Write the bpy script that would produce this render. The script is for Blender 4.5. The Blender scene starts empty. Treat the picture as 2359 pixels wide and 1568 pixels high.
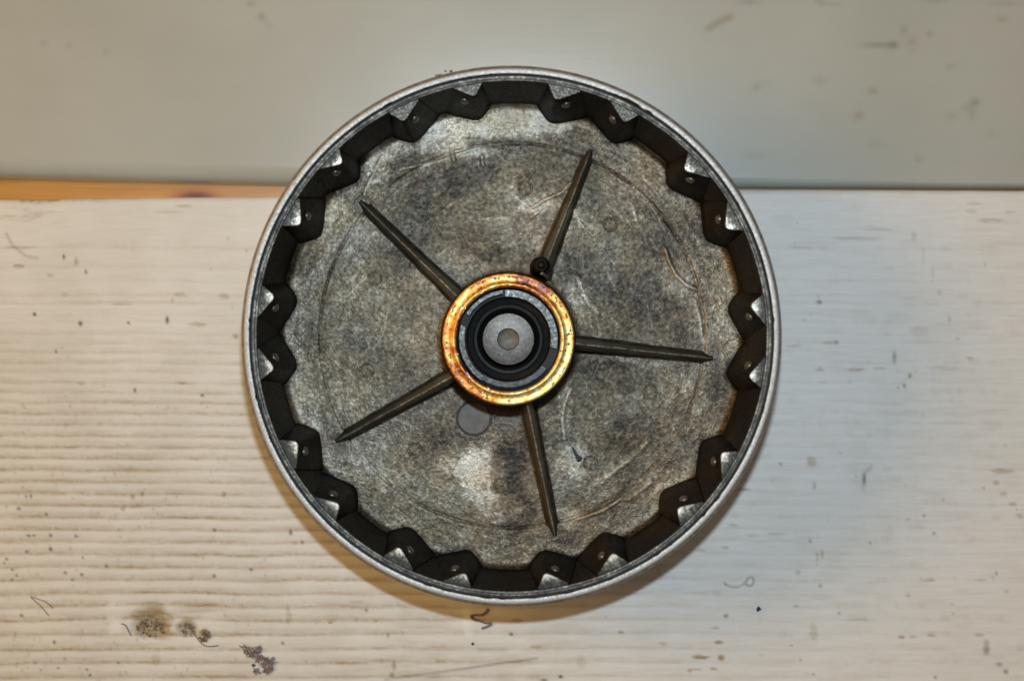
import bpy, bmesh, math, random
import numpy as np
from mathutils import Vector, Matrix, noise as mnoise

random.seed(7)
rng = np.random.default_rng(11)
MM = 0.001
sc = bpy.context.scene
COL = sc.collection
PI = math.pi

# ------------------------------------------------------------------ camera
Z_TABLE = 0.020
Z_PLANK = 0.030            # top of the whitewashed plank
Z_BOARD = 0.0275           # top of the painted board
Z_RIM = Z_PLANK + 0.044    # rim of the drum
DIST = 0.502               # camera above the rim
cam = bpy.data.cameras.new('camera')
cam.sensor_width = 23.5
cam.lens = 50.0
cam.clip_start = 0.02
cam.clip_end = 50
cam.dof.use_dof = True
cam.dof.focus_distance = DIST + 0.024
cam.dof.aperture_fstop = 6.3
cam_o = bpy.data.objects.new('camera', cam)
cam_o.location = (0, 0, Z_RIM + DIST)
COL.objects.link(cam_o)
sc.camera = cam_o

# ------------------------------------------------------------------ light
w = bpy.data.worlds.new('World')
sc.world = w
w.use_nodes = True
bg = w.node_tree.nodes['Background']
bg.inputs[0].default_value = (1.0, 0.77, 0.56, 1)
bg.inputs[1].default_value = 0.18


def lamp(name, loc, target, sx, sy, power, color):
    l = bpy.data.lights.new(name, 'AREA')
    l.shape = 'RECTANGLE'
    l.size, l.size_y = sx, sy
    l.energy = power
    l.color = color
    o = bpy.data.objects.new(name, l)
    o.location = loc
    d = Vector(target) - Vector(loc)
    o.rotation_euler = d.to_track_quat('-Z', 'Y').to_euler()
    COL.objects.link(o)
    return o


lamp('flash', (0.004, 0.052, Z_RIM + DIST + 0.010), (0, 0, 0.03), 0.016, 0.010, 0.54, (0.79, 0.97, 1.10)).data.spread = math.radians(100)
lamp('warm_room_lamp', (-0.79, 0.17, 0.74), (0, 0, 0.03), 0.50, 0.50, 6.5, (1.0, 0.56, 0.15))

sc.view_settings.view_transform = 'Standard'
sc.view_settings.look = 'None'
sc.view_settings.exposure = 0
sc.view_settings.gamma = 1


# ------------------------------------------------------------------ helpers
def kz(z):                       # mm per picture unit at height z (m)
    return (Z_RIM + DIST - z) / DIST * 0.1


def at(u, v, z):                 # picture unit -> world point on the level z
    k = kz(z) * MM
    return Vector(((u - 1179.5) * k, (784 - v) * k, z))


def tag(o, label=None, cat=None, group=None, kind=None):
    if label: o['label'] = label
    if cat: o['category'] = cat
    if group: o['group'] = group
    if kind: o['kind'] = kind
    return o


def link(name, mesh, mat=None, parent=None, smooth=40):
    o = bpy.data.objects.new(name, mesh)
    COL.objects.link(o)
    if mat is not None:
        for m in (mat if isinstance(mat, (list, tuple)) else [mat]):
            mesh.materials.append(m)
    if parent is not None:
        o.parent = parent
    if smooth:
        mesh.shade_smooth()
        if smooth < 180:
            mesh.set_sharp_from_angle(angle=math.radians(smooth))
    return o


def pyd(name, verts, faces):
    m = bpy.data.meshes.new(name)
    m.from_pydata([tuple(v) for v in verts], [], faces)
    m.update()
    return m


def lathe(name, prof, n=192, cx=0.0, cy=0.0, a0=None, a1=None, closed=False):
    """prof: list of (r, z) in mm; full turn or an arc with end caps (closed profile)."""
    full = a0 is None
    steps = n if full else n + 1
    vs, fs = [], []
    P = len(prof)
    for i in range(steps):
        a = 2 * PI * i / n if full else a0 + (a1 - a0) * i / n
        c, s = math.cos(a), math.sin(a)
        for r, z in prof:
            vs.append(((cx + r * c) * MM, (cy + r * s) * MM, z * MM))
    segs = P if closed else P - 1
    for i in range(n):
        i2 = (i + 1) % steps if full else i + 1
        for j in range(segs):
            j2 = (j + 1) % P
            fs.append((i * P + j, i2 * P + j, i2 * P + j2, i * P + j2))
    if not full and closed:
        fs.append(tuple(range(P)))
        fs.append(tuple(reversed([n * P + j for j in range(P)])))
    m = pyd(name, vs, fs)
    bm = bmesh.new(); bm.from_mesh(m)
    bmesh.ops.remove_doubles(bm, verts=bm.verts, dist=1e-7)
    bmesh.ops.recalc_face_normals(bm, faces=bm.faces)
    bm.to_mesh(m); bm.free()
    return m


# value noise with numpy
def _hash(ix, iy, seed):
    n = (ix.astype(np.int64) * 374761393 + iy.astype(np.int64) * 668265263 + seed * 974711) & 0xffffffff
    n = ((n ^ (n >> 13)) * 1274126177) & 0xffffffff
    n = (n ^ (n >> 16)) & 0xffff
    return n / 65535.0


def vn(x, y, seed=0):
    x0 = np.floor(x); y0 = np.floor(y)
    fx = x - x0; fy = y - y0
    fx = fx * fx * (3 - 2 * fx); fy = fy * fy * (3 - 2 * fy)
    a = _hash(x0, y0, seed); b = _hash(x0 + 1, y0, seed)
    c = _hash(x0, y0 + 1, seed); d = _hash(x0 + 1, y0 + 1, seed)
    return a * (1 - fx) * (1 - fy) + b * fx * (1 - fy) + c * (1 - fx) * fy + d * fx * fy


def fbm(x, y, seed=0, oct=4):
    t = 0; amp = 0.5
    for i in range(oct):
        t = t + amp * vn(x, y, seed + i * 17)
        x = x * 2.03; y = y * 2.03; amp *= 0.5
    return t / (1 - 0.5 ** oct)


def sig(x):
    return 1 / (1 + np.exp(-np.clip(x, -40, 40)))


def seg_dist(x, y, pts):
    d = np.full(x.shape, 1e9)
    for (ax, ay), (bx, by) in zip(pts[:-1], pts[1:]):
        dx, dy = bx - ax, by - ay
        L = dx * dx + dy * dy + 1e-12
        t = np.clip(((x - ax) * dx + (y - ay) * dy) / L, 0, 1)
        d = np.minimum(d, np.hypot(x - ax - t * dx, y - ay - t * dy))
    return d


def set_mask(mesh, name, rgb):
    a = mesh.attributes.new(name, 'FLOAT_COLOR', 'POINT')
    buf = np.ones((len(mesh.vertices), 4), dtype=np.float32)
    buf[:, :3] = rgb
    a.data.foreach_set('color', buf.ravel())


# ------------------------------------------------------------------ materials
class NT:
    def __init__(self, name):
        self.m = bpy.data.materials.new(name)
        self.m.use_nodes = True
        self.t = self.m.node_tree
        self.b = self.t.nodes['Principled BSDF']
        tc = self.t.nodes.new('ShaderNodeTexCoord')
        mp = self.t.nodes.new('ShaderNodeMapping')
        mp.inputs['Scale'].default_value = (1000, 1000, 1000)
        self.t.links.new(tc.outputs['Object'], mp.inputs['Vector'])
        oi = self.t.nodes.new('ShaderNodeObjectInfo')
        va = self.t.nodes.new('ShaderNodeVectorMath'); va.operation = 'SCALE'
        va.inputs[0].default_value = (731, 397, 211)
        self.t.links.new(oi.outputs['Random'], va.inputs['Scale'])
        ad = self.t.nodes.new('ShaderNodeVectorMath'); ad.operation = 'ADD'
        self.t.links.new(mp.outputs[0], ad.inputs[0])
        self.t.links.new(va.outputs[0], ad.inputs[1])
        self.mm = mp.outputs[0]          # coordinates in mm
        self.rmm = ad.outputs[0]         # the same, shifted per object

    def set(self, sock, v):
        s = self.b.inputs[sock]
        if hasattr(v, 'is_linked') or isinstance(v, bpy.types.NodeSocket):
            self.t.links.new(v, s)
        elif isinstance(v, (tuple, list)):
            s.default_value = (*v, 1) if len(v) == 3 else v
        else:
            s.default_value = v
        return self

    def put(self, s, v):
        if isinstance(v, bpy.types.NodeSocket):
            self.t.links.new(v, s)
        elif isinstance(v, (tuple, list)):
            s.default_value = (*v, 1) if len(v) == 3 and s.type == 'RGBA' else v
        else:
            s.default_value = v

    def noise(self, scale, detail=4, rough=0.55, vec=None, dist=0.0):
        n = self.t.nodes.new('ShaderNodeTexNoise')
        n.inputs['Scale'].default_value = scale
        n.inputs['Detail'].default_value = detail
        n.inputs['Roughness'].default_value = rough
        n.inputs['Distortion'].default_value = dist
        self.t.links.new(vec or self.rmm, n.inputs['Vector'])
        return n.outputs['Fac']

    def voro(self, scale, feature='F1', vec=None):
        n = self.t.nodes.new('ShaderNodeTexVoronoi')
        n.feature = feature
        n.inputs['Scale'].default_value = scale
        self.t.links.new(vec or self.rmm, n.inputs['Vector'])
        return n.outputs['Distance']

    def scaled(self, sx, sy, sz, vec=None):
        n = self.t.nodes.new('ShaderNodeMapping')
        n.inputs['Scale'].default_value = (sx, sy, sz)
        self.t.links.new(vec or self.rmm, n.inputs['Vector'])
        return n.outputs[0]

    def ramp(self, fac, stops, interp='LINEAR'):
        n = self.t.nodes.new('ShaderNodeValToRGB')
        cr = n.color_ramp
        cr.interpolation = interp
        while len(cr.elements) < len(stops):
            cr.elements.new(0.5)
        for e, (p, c) in zip(cr.elements, stops):
            e.position = p
            e.color = (*c, 1) if isinstance(c, (tuple, list)) else (c, c, c, 1)
        self.t.links.new(fac, n.inputs[0])
        return n.outputs[0]

    def mix(self, fac, a, b, mode='MIX'):
        n = self.t.nodes.new('ShaderNodeMix')
        n.data_type = 'RGBA'
        n.blend_type = mode
        self.put(n.inputs[0], fac)
        self.put(n.inputs[6], a)
        self.put(n.inputs[7], b)
        return n.outputs[2]

    def math(self, op, a, b=0.0, clamp=False):
        n = self.t.nodes.new('ShaderNodeMath')
        n.operation = op
        n.use_clamp = clamp
        self.put(n.inputs[0], a)
        self.put(n.inputs[1], b)
        return n.outputs[0]

    def attr(self, name):
        n = self.t.nodes.new('ShaderNodeAttribute')
        n.attribute_name = name
        s = self.t.nodes.new('ShaderNodeSeparateColor')
        self.t.links.new(n.outputs['Color'], s.inputs[0])
        return s.outputs

    def bump(self, h, strength=0.3, dist=0.0002):
        n = self.t.nodes.new('ShaderNodeBump')
        n.inputs['Strength'].default_value = strength
        n.inputs['Distance'].default_value = dist
        self.t.links.new(h, n.inputs['Height'])
        self.t.links.new(n.outputs[0], self.b.inputs['Normal'])
        return self


# --- rough cast aluminium of the drum floor (mask R pale oxide, G dark zones and painted shade by the teeth, B brown oil film and painted hub shadow)
def mat_floor():
    n = NT('cast_aluminium_floor')
    fine = n.noise(1.25, 5, 0.60, n.mm)
    mid = n.noise(0.42, 4, 0.6, n.mm)
    big = n.noise(0.085, 3, 0.55, n.mm)
    cells = n.voro(1.9, 'F1', n.mm)
    s = n.math('ADD', n.math('MULTIPLY', fine, 0.62), n.math('MULTIPLY', mid, 0.28))
    s = n.math('ADD', s, n.math('MULTIPLY', big, 0.22))
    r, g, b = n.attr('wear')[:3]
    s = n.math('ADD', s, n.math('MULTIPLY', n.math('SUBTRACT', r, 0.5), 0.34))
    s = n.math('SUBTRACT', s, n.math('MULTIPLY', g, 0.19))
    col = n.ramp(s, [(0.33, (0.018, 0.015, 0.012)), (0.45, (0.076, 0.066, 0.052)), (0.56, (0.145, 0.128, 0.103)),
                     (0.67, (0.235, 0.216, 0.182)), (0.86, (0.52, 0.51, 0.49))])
    tint = n.noise(0.12, 2, 0.5, n.mm)
    col = n.mix(n.ramp(tint, [(0.38, 0.15), (0.62, 0.8)]), col, n.mix(1.0, col, (0.95, 0.82, 0.63), 'MULTIPLY'))
    col = n.mix(1.0, col, (0.79, 0.745, 0.675), 'MULTIPLY')
    oil = n.math('MULTIPLY', b, n.ramp(mid, [(0.25, 1.0), (0.75, 0.72)]), True)  # oil film plus the painted hub shadow
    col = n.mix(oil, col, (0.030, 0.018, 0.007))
    n.set('Base Color', col)
    n.set('Metallic', n.math('SUBTRACT', 0.55, n.math('MULTIPLY', oil, 0.35)))
    n.set('Roughness', n.math('SUBTRACT', n.math('MULTIPLY', n.ramp(fine, [(0.3, 0.62), (0.7, 0.40)]), n.ramp(big, [(0.35, 0.72), (0.6, 1.0)])), n.math('MULTIPLY', oil, 0.14)))
    h = n.math('ADD', n.math('MULTIPLY', fine, 0.7), n.math('MULTIPLY', cells, 0.25))
    n.bump(h, 0.9, 0.00028)
    return n.m


def mat_inner():
    n = NT('oily_dark_casting')
    f = n.noise(0.9, 5, 0.6)
    g = n.noise(0.16, 3, 0.5)
    s = n.math('ADD', n.math('MULTIPLY', f, 0.5), n.math('MULTIPLY', g, 0.5))
    n.set('Base Color', n.ramp(s, [(0.35, (0.003, 0.0022, 0.0015)), (0.52, (0.009, 0.0066, 0.0042)), (0.68, (0.034, 0.025, 0.015))]))
    n.set('Metallic', 0.0)
    n.set('Roughness', n.ramp(f, [(0.35, 0.42), (0.65, 0.6)]))
    n.set('Specular IOR Level', 0.04)
    n.bump(f, 0.16, 0.0002)
    return n.m


def mat_rim():
    n = NT('machined_rim_aluminium')
    f = n.noise(2.6, 4, 0.6, n.mm)
    g = n.noise(0.10, 3, 0.5, n.mm)
    s = n.math('ADD', n.math('MULTIPLY', f, 0.75), n.math('MULTIPLY', g, 0.25))
    n.set('Base Color', n.ramp(s, [(0.30, (0.19, 0.178, 0.160)), (0.42, (0.31, 0.30, 0.28)), (0.56, (0.37, 0.362, 0.345)), (0.74, (0.44, 0.434, 0.42))]))
    n.set('Metallic', 0.45)
    n.set('Roughness', n.ramp(f, [(0.3, 0.58), (0.7, 0.42)]))
    n.bump(f, 0.12, 0.0001)
    return n.m


def mat_lip():
    n = NT('stained_lip_aluminium')
    f = n.noise(1.1, 6, 0.65, n.mm)
    g = n.noise(0.25, 3, 0.5, n.mm)
    s = n.math('ADD', n.math('MULTIPLY', f, 0.6), n.math('MULTIPLY', g, 0.4))
    n.set('Base Color', n.ramp(s, [(0.40, (0.012, 0.010, 0.008)), (0.52, (0.055, 0.047, 0.037)), (0.62, (0.17, 0.150, 0.120)), (0.78, (0.34, 0.32, 0.28))]))
    n.set('Metallic', 0.6)
    n.set('Roughness', 0.42)
    n.bump(f, 0.4, 0.00015)
    return n.m


def mat_toothface():
    n = NT('worn_tooth_face')
    f = n.noise(1.5, 6, 0.68)
    g = n.noise(0.38, 3, 0.55)
    r = n.attr('wear')[0]
    s = n.math('ADD', n.math('MULTIPLY', f, 0.55), n.math('MULTIPLY', g, 0.35))
    s = n.math('ADD', s, n.math('MULTIPLY', n.math('SUBTRACT', r, 0.45), 0.42))
    n.set('Base Color', n.ramp(s, [(0.33, (0.018, 0.015, 0.011)), (0.44, (0.11, 0.096, 0.072)), (0.53, (0.36, 0.34, 0.29)), (0.66, (0.66, 0.64, 0.58))]))
    n.set('Metallic', 0.62)
    n.set('Roughness', n.ramp(f, [(0.3, 0.5), (0.7, 0.32)]))
    n.bump(f, 0.35, 0.00015)
    return n.m


def mat_rib():
    n = NT('oily_brown_casting')
    f = n.noise(1.2, 5, 0.6)
    g = n.noise(0.3, 3, 0.5)
    s = n.math('ADD', n.math('MULTIPLY', f, 0.55), n.math('MULTIPLY', g, 0.45))
    n.set('Base Color', n.ramp(s, [(0.36, (0.030, 0.022, 0.012)), (0.52, (0.060, 0.046, 0.026)), (0.66, (0.105, 0.083, 0.052))]))
    base = n.b.inputs['Base Color'].links[0].from_socket
    n.set('Base Color', n.mix(n.math('MULTIPLY', n.attr('wear')[0], n.ramp(f, [(0.35, 0.3), (0.6, 1.0)])), base, (0.42, 0.37, 0.28)))  # mask lightens the crest, worn metal with a painted highlight
    n.set('Metallic', 0.4)
    n.set('Roughness', n.ramp(f, [(0.3, 0.28), (0.7, 0.46)]))
    n.bump(f, 0.3, 0.00018)
    return n.m


def mat_brass():
    n = NT('oily_brass')
    f = n.noise(0.55, 5, 0.6, n.mm)
    g = n.noise(0.16, 3, 0.55, n.mm)
    r, gg, b = n.attr('wear')[:3]
    f2 = n.noise(1.5, 4, 0.6, n.mm)
    s = n.math('ADD', n.math('MULTIPLY', f, 0.85), n.math('MULTIPLY', f2, 0.85))
    s = n.math('SUBTRACT', n.math('ADD', s, n.math('MULTIPLY', r, 0.42)), 0.42)
    col = n.ramp(s, [(0.38, (0.46, 0.40, 0.19)), (0.52, (0.43, 0.27, 0.040)), (0.64, (0.42, 0.155, 0.005)), (0.78, (0.25, 0.045, 0.003)), (0.90, (0.045, 0.008, 0.003))])
    n.set('Base Color', col)
    n.set('Metallic', 0.68)
    n.set('Roughness', n.ramp(f2, [(0.3, 0.50), (0.7, 0.30)]))
    n.set('Coat Weight', 0.12)
    n.set('Coat Roughness', 0.2)
    n.bump(f2, 0.5, 0.0002)
    return n.m


def mat_simple(name, stops, scale=1.0, metallic=0.5, rough=0.4, bump=0.3, detail=5):
    n = NT(name)
    f = n.noise(scale, detail, 0.62)
    n.set('Base Color', n.ramp(f, stops))
    n.set('Metallic', metallic)
    n.set('Roughness', rough)
    if bump:
        n.bump(f, bump, 0.00015)
    return n.m


# --- whitewashed plank (R bare brown grain, G dark dirt, B cleaner paint with cool light painted in)
def mat_plank():
    n = NT('whitewashed_pine')
    st = n.scaled(0.10, 1.0, 1.0, n.mm)
    streak = n.noise(1.1, 5, 0.6, st)
    fine = n.noise(2.2, 4, 0.6, n.mm)
    blot = n.noise(0.06, 3, 0.5, n.mm)
    r, g, b = n.attr('wear')[:3]
    cream = n.mix(n.ramp(blot, [(0.4, 0.0), (0.6, 1.0)]), (0.56, 0.553, 0.515), (0.605, 0.60, 0.565))
    cool = (0.66, 0.655, 0.645)
    col = n.mix(b, cream, cool)
    col = n.mix(n.ramp(streak, [(0.42, 0.0), (0.62, 0.16)]), col, (0.46, 0.39, 0.29))
    wear = n.math('MULTIPLY', r, n.ramp(n.math('ADD', n.math('MULTIPLY', streak, 0.6), n.math('MULTIPLY', fine, 0.4)), [(0.34, 0.45), (0.58, 1.0)]), True)
    col = n.mix(wear, col, (0.25, 0.175, 0.078))
    col = n.mix(g, col, (0.030, 0.026, 0.026))
    n.set('Base Color', col)
    n.set('Roughness', 0.5)
    n.set('Specular IOR Level', 0.35)
    n.bump(n.math('ADD', n.math('MULTIPLY', streak, 0.6), n.math('MULTIPLY', fine, 0.4)), 0.22, 0.0002)
    return n.m


def mat_board():
    n = NT('white_gloss_paint')
    st = n.scaled(0.15, 1.0, 1.0, n.mm)
    streak = n.noise(0.35, 4, 0.55, st)
    blot = n.noise(0.03, 3, 0.5, n.mm)
    r, g, b = n.attr('wear')[:3]
    col = n.mix(n.ramp(blot, [(0.35, 0.0), (0.65, 1.0)]), (0.355, 0.368, 0.335), (0.385, 0.397, 0.365))
    col = n.mix(n.ramp(streak, [(0.45, 0.0), (0.7, 0.10)]), col, (0.36, 0.33, 0.26))
    col = n.mix(r, col, (0.20, 0.15, 0.07))
    col = n.mix(g, col, (0.10, 0.10, 0.09))
    n.set('Base Color', col)
    n.set('Roughness', 0.2)
    n.set('Coat Weight', 0.7)
    n.set('Coat Roughness', 0.1)
    n.bump(streak, 0.05, 0.0002)
    return n.m


def mat_pine():
    n = NT('orange_pine')
    st = n.scaled(0.05, 1.0, 1.0, n.mm)
    f = n.noise(0.4, 5, 0.6, st)
    col = n.ramp(f, [(0.35, (0.36, 0.165, 0.022)), (0.55, (0.44, 0.215, 0.036)), (0.72, (0.50, 0.26, 0.055))])
    k = at(452, 455, Z_TABLE)
    sb = n.t.nodes.new('ShaderNodeVectorMath'); sb.operation = 'SUBTRACT'
    n.t.links.new(n.mm, sb.inputs[0]); sb.inputs[1].default_value = (k.x * 1000, k.y * 1000, 0)
    sc_ = n.scaled(0.115, 0.32, 0.0, sb.outputs[0])
    ln = n.t.nodes.new('ShaderNodeVectorMath'); ln.operation = 'LENGTH'
    n.t.links.new(sc_, ln.inputs[0])
    kn = n.ramp(ln.outputs['Value'], [(0.35, 1.0), (1.0, 0.0)])
    col = n.mix(kn, col, n.ramp(ln.outputs['Value'], [(0.15, (0.10, 0.018, 0.004)), (0.8, (0.36, 0.085, 0.010))]))
    n.set('Base Color', col)
    n.set('Roughness', 0.38)
    return n.m


M_floor, M_inner, M_rim, M_lip, M_face, M_rib, M_brass = mat_floor(), mat_inner(), mat_rim(), mat_lip(), mat_toothface(), mat_rib(), mat_brass()
M_plank, M_board, M_pine = mat_plank(), mat_board(), mat_pine()
M_oilface = mat_simple('oily_tooth_face', [(0.36, (0.012, 0.010, 0.008)), (0.52, (0.055, 0.048, 0.038)), (0.64, (0.16, 0.145, 0.12)), (0.75, (0.42, 0.40, 0.36))], 1.7, 0.5, 0.38, 0.7)
M_wall = mat_simple('outer_wall_metal', [(0.35, (0.14, 0.13, 0.115)), (0.65, (0.30, 0.295, 0.29))], 0.8, 0.4, 0.45, 0.15)
M_ring = mat_simple('grey_oiled_steel', [(0.36, (0.013, 0.012, 0.011)), (0.50, (0.038, 0.036, 0.033)), (0.62, (0.092, 0.089, 0.084)), (0.75, (0.27, 0.26, 0.25))], 1.3, 0.7, 0.34, 0.6)
M_ringdark = mat_simple('shaded_oiled_steel', [(0.36, (0.010, 0.010, 0.010)), (0.55, (0.032, 0.032, 0.033)), (0.75, (0.12, 0.12, 0.125))], 1.3, 0.4, 0.4, 0.6)  # shaded copy of the ring steel, the bottom arc's shade put into its colour
M_seal = mat_simple('black_oily_rubber', [(0.35, (0.006, 0.006, 0.006)), (0.7, (0.018, 0.017, 0.016))], 1.4, 0.0, 0.5, 0.4)
M_shaft = mat_simple('ground_steel_shaft', [(0.32, (0.030, 0.026, 0.022)), (0.5, (0.044, 0.038, 0.033)), (0.7, (0.068, 0.060, 0.053))], 1.4, 0.85, 0.37, 0.14)
M_dimple = mat_simple('brown_steel_centre', [(0.32, (0.05, 0.042, 0.030)), (0.7, (0.11, 0.094, 0.070))], 1.8, 0.5, 0.5, 0.3)
M_plug = mat_simple('smooth_grey_plug', [(0.3, (0.042, 0.034, 0.026)), (0.7, (0.090, 0.074, 0.058))], 0.6, 0.15, 0.5, 0.08)
M_bead = mat_simple('amber_oil', [(0.3, (0.10, 0.022, 0.004)), (0.7, (0.34, 0.10, 0.014))], 1.0, 0.0, 0.06, 0)
M_bead.node_tree.nodes['Principled BSDF'].inputs['IOR'].default_value = 1.9
M_seal.node_tree.nodes['Principled BSDF'].inputs['Specular IOR Level'].default_value = 0.18
M_rivet = mat_simple('shiny_casting_pip', [(0.3, (0.11, 0.095, 0.075)), (0.7, (0.22, 0.195, 0.16))], 1.0, 0.6, 0.30, 0.1)
M_pit = mat_simple('black_pit', [(0.3, (0.008, 0.007, 0.006)), (0.7, (0.022, 0.019, 0.017))], 1.0, 0.1, 0.6, 0.3)
M_dirt = mat_simple('brown_dirt', [(0.35, (0.06, 0.042, 0.022)), (0.52, (0.20, 0.135, 0.065)), (0.7, (0.38, 0.27, 0.15))], 1.6, 0.0, 0.85, 0.5)
M_shred = mat_simple('purple_brown_shred', [(0.35, (0.11, 0.076, 0.064)), (0.7, (0.28, 0.20, 0.165))], 1.2, 0.0, 0.8, 0.4)
M_hair = mat_simple('brown_hair', [(0.3, (0.24, 0.10, 0.05)), (0.7, (0.34, 0.15, 0.08))], 0.8, 0.0, 0.5, 0)
M_lint = mat_simple('grey_lint', [(0.3, (0.42, 0.39, 0.35)), (0.7, (0.60, 0.57, 0.52))], 0.8, 0.0, 0.8, 0)
M_black = mat_simple('black_grit', [(0.3, (0.008, 0.010, 0.014)), (0.7, (0.022, 0.025, 0.032))], 1.5, 0.0, 0.6, 0.3)


# ------------------------------------------------------------------ surface: table
def grid_surface(name, us, vs_of, z, nv):
    """flat sheet given in picture units: columns us, rows from vs_of(u)[0] to vs_of(u)[1]."""
    U = np.array(us)
    rows = np.linspace(0, 1, nv)
    UU = np.repeat(U[:, None], nv, 1)
    lo, hi = vs_of(U)
    VV = lo[:, None] + (hi - lo)[:, None] * rows[None, :]
    return UU, VV


def grid_mesh(name, X, Y, Z):
    nu, nv = X.shape
    co = np.stack([X, Y, Z], -1).reshape(-1, 3).astype(np.float32)
    idx = np.arange(nu * nv).reshape(nu, nv)
    f = np.stack([idx[:-1, :-1], idx[:-1, 1:], idx[1:, 1:], idx[1:, :-1]], -1).reshape(-1, 4)
    m = bpy.data.meshes.new(name)
    m.vertices.add(len(co)); m.vertices.foreach_set('co', co.ravel())
    m.loops.add(f.size); m.loops.foreach_set('vertex_index', f.ravel().astype(np.int32))
    m.polygons.add(len(f)); m.polygons.foreach_set('loop_start', np.arange(0, f.size, 4, dtype=np.int32))
    m.update(calc_edges=True)
    m.validate()
    return m


tb = pyd('tabletop', [(x, y, z) for z in (Z_TABLE, Z_TABLE - 0.02) for x, y in ((-.30, -.22), (.30, -.22), (.30, .24), (-.30, .24))],
         [(0, 1, 2, 3), (7, 6, 5, 4), (0, 4, 5, 1), (1, 5, 6, 2), (2, 6, 7, 3), (3, 7, 4, 0)])
tag(link('tabletop', tb, M_pine, smooth=0), 'orange pine surface under the plank, with a red knot', kind='structure')

# ------------------------------------------------------------------ plank
us = np.arange(-170, 2535, 3.6)


def plank_edge(u):
    e = np.interp(u, [-200, 0, 640, 1100, 1720, 2359, 2600], [461, 459.5, 452, 443, 436.5, 439.5, 441])
    chip = 5 * np.clip(fbm(u / 26, u * 0 + 3.3, 5, 3) - 0.50, 0, 1) * sig((200 - u) / 40) * 6
    return e + chip + 1.2 * (fbm(u / 40, u * 0 + 1.0, 9, 3) - 0.5)


UU, VV = grid_surface('plank', us, lambda u: (plank_edge(u), np.full(u.shape, 1735.0)), Z_PLANK, 356)
gl = [571, 616, 648, 681, 699, 725, 743, 770, 791, 812, 836, 857, 882, 905, 928, 953, 978, 1004, 1030, 1055, 1083, 1110, 1137, 1164, 1192, 1220,
      1248, 1277, 1306, 1336, 1369, 1399, 1429, 1460, 1495, 1526, 1559, 1592, 1625, 1658, 1690]
wob = 5.0 * (fbm(UU / 300, VV / 300, 21, 3) - 0.5) * 2 + 3.0 * (fbm(UU / 70, VV / 90, 22, 2) - 0.5)
# grain lines bow a little round the knot
bow = -16 * np.exp(-((UU - 350) / 210) ** 2) * np.exp(-((VV - 1400) / 55) ** 2) * np.sign(VV - 1440)
Vw = VV + wob + bow * 0.5
wear = np.zeros(UU.shape)
groove = np.zeros(UU.shape)
left = sig((1250 - UU) / 260)
for i, g0 in enumerate(gl):
    d = Vw - g0
    prof = np.exp(-(d / 4.2) ** 2) * 0.62 + 0.30 * np.exp(-((d + 7) / 8.0) ** 2) * (d < 4)
    along = 0.38 + 0.95 * fbm(UU / 160, UU * 0 + i * 3.7, 40 + i, 3)
    dash = np.clip((fbm(UU / 22, UU * 0 + i * 1.7, 80 + i, 3) - 0.56) * 7, 0, 1) * np.clip((fbm(UU / 130, UU * 0 + i * 5.1, 130 + i, 2) - 0.42) * 4, 0, 1)
    hgt = 0.22 + 0.78 * sig((g0 - 900) / 90)
    if g0 < 960:
        hgt = hgt * (0.35 + 1.0 * float(vn(np.array([i * 1.3]), np.array([0.5]), 77)[0]))
    A = left * along * hgt + (1 - left) * (0.10 * along + 0.28 * dash * (0.5 + 0.5 * sig((VV - 1000) / 200)))
    wear += prof * A * (0.50 + 1.0 * fbm(UU / 9 + i * 7.7, VV / 5, 170 + i, 3))
    groove += prof * left * hgt
wear *= 1.02


def blob(u0, v0, ru, rv, amp, seed=0, rag=0.6):
    d = ((UU - u0) / ru) ** 2 + ((VV - v0) / rv) ** 2
    d = d + rag * (fbm(UU / (ru * 0.5 + 3), VV / (rv * 0.5 + 3), seed + 200, 3) - 0.5) * 2
    return amp * np.clip(1.25 - d, 0, 1)


def c4(x, y): return x * 0.3306, 1050 + y * 0.3306
def c5(x, y): return 777.6 + x * 0.3306, 1050 + y * 0.3306
def c6(x, y): return 1581.7 + x * 0.3306, 1050 + y * 0.3306
def c7(x, y): return 1581.7 + x * 0.3306, 403.2 + y * 0.3306
def c3(x, y): return x * 0.3305, 460.8 + y * 0.3305


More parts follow.
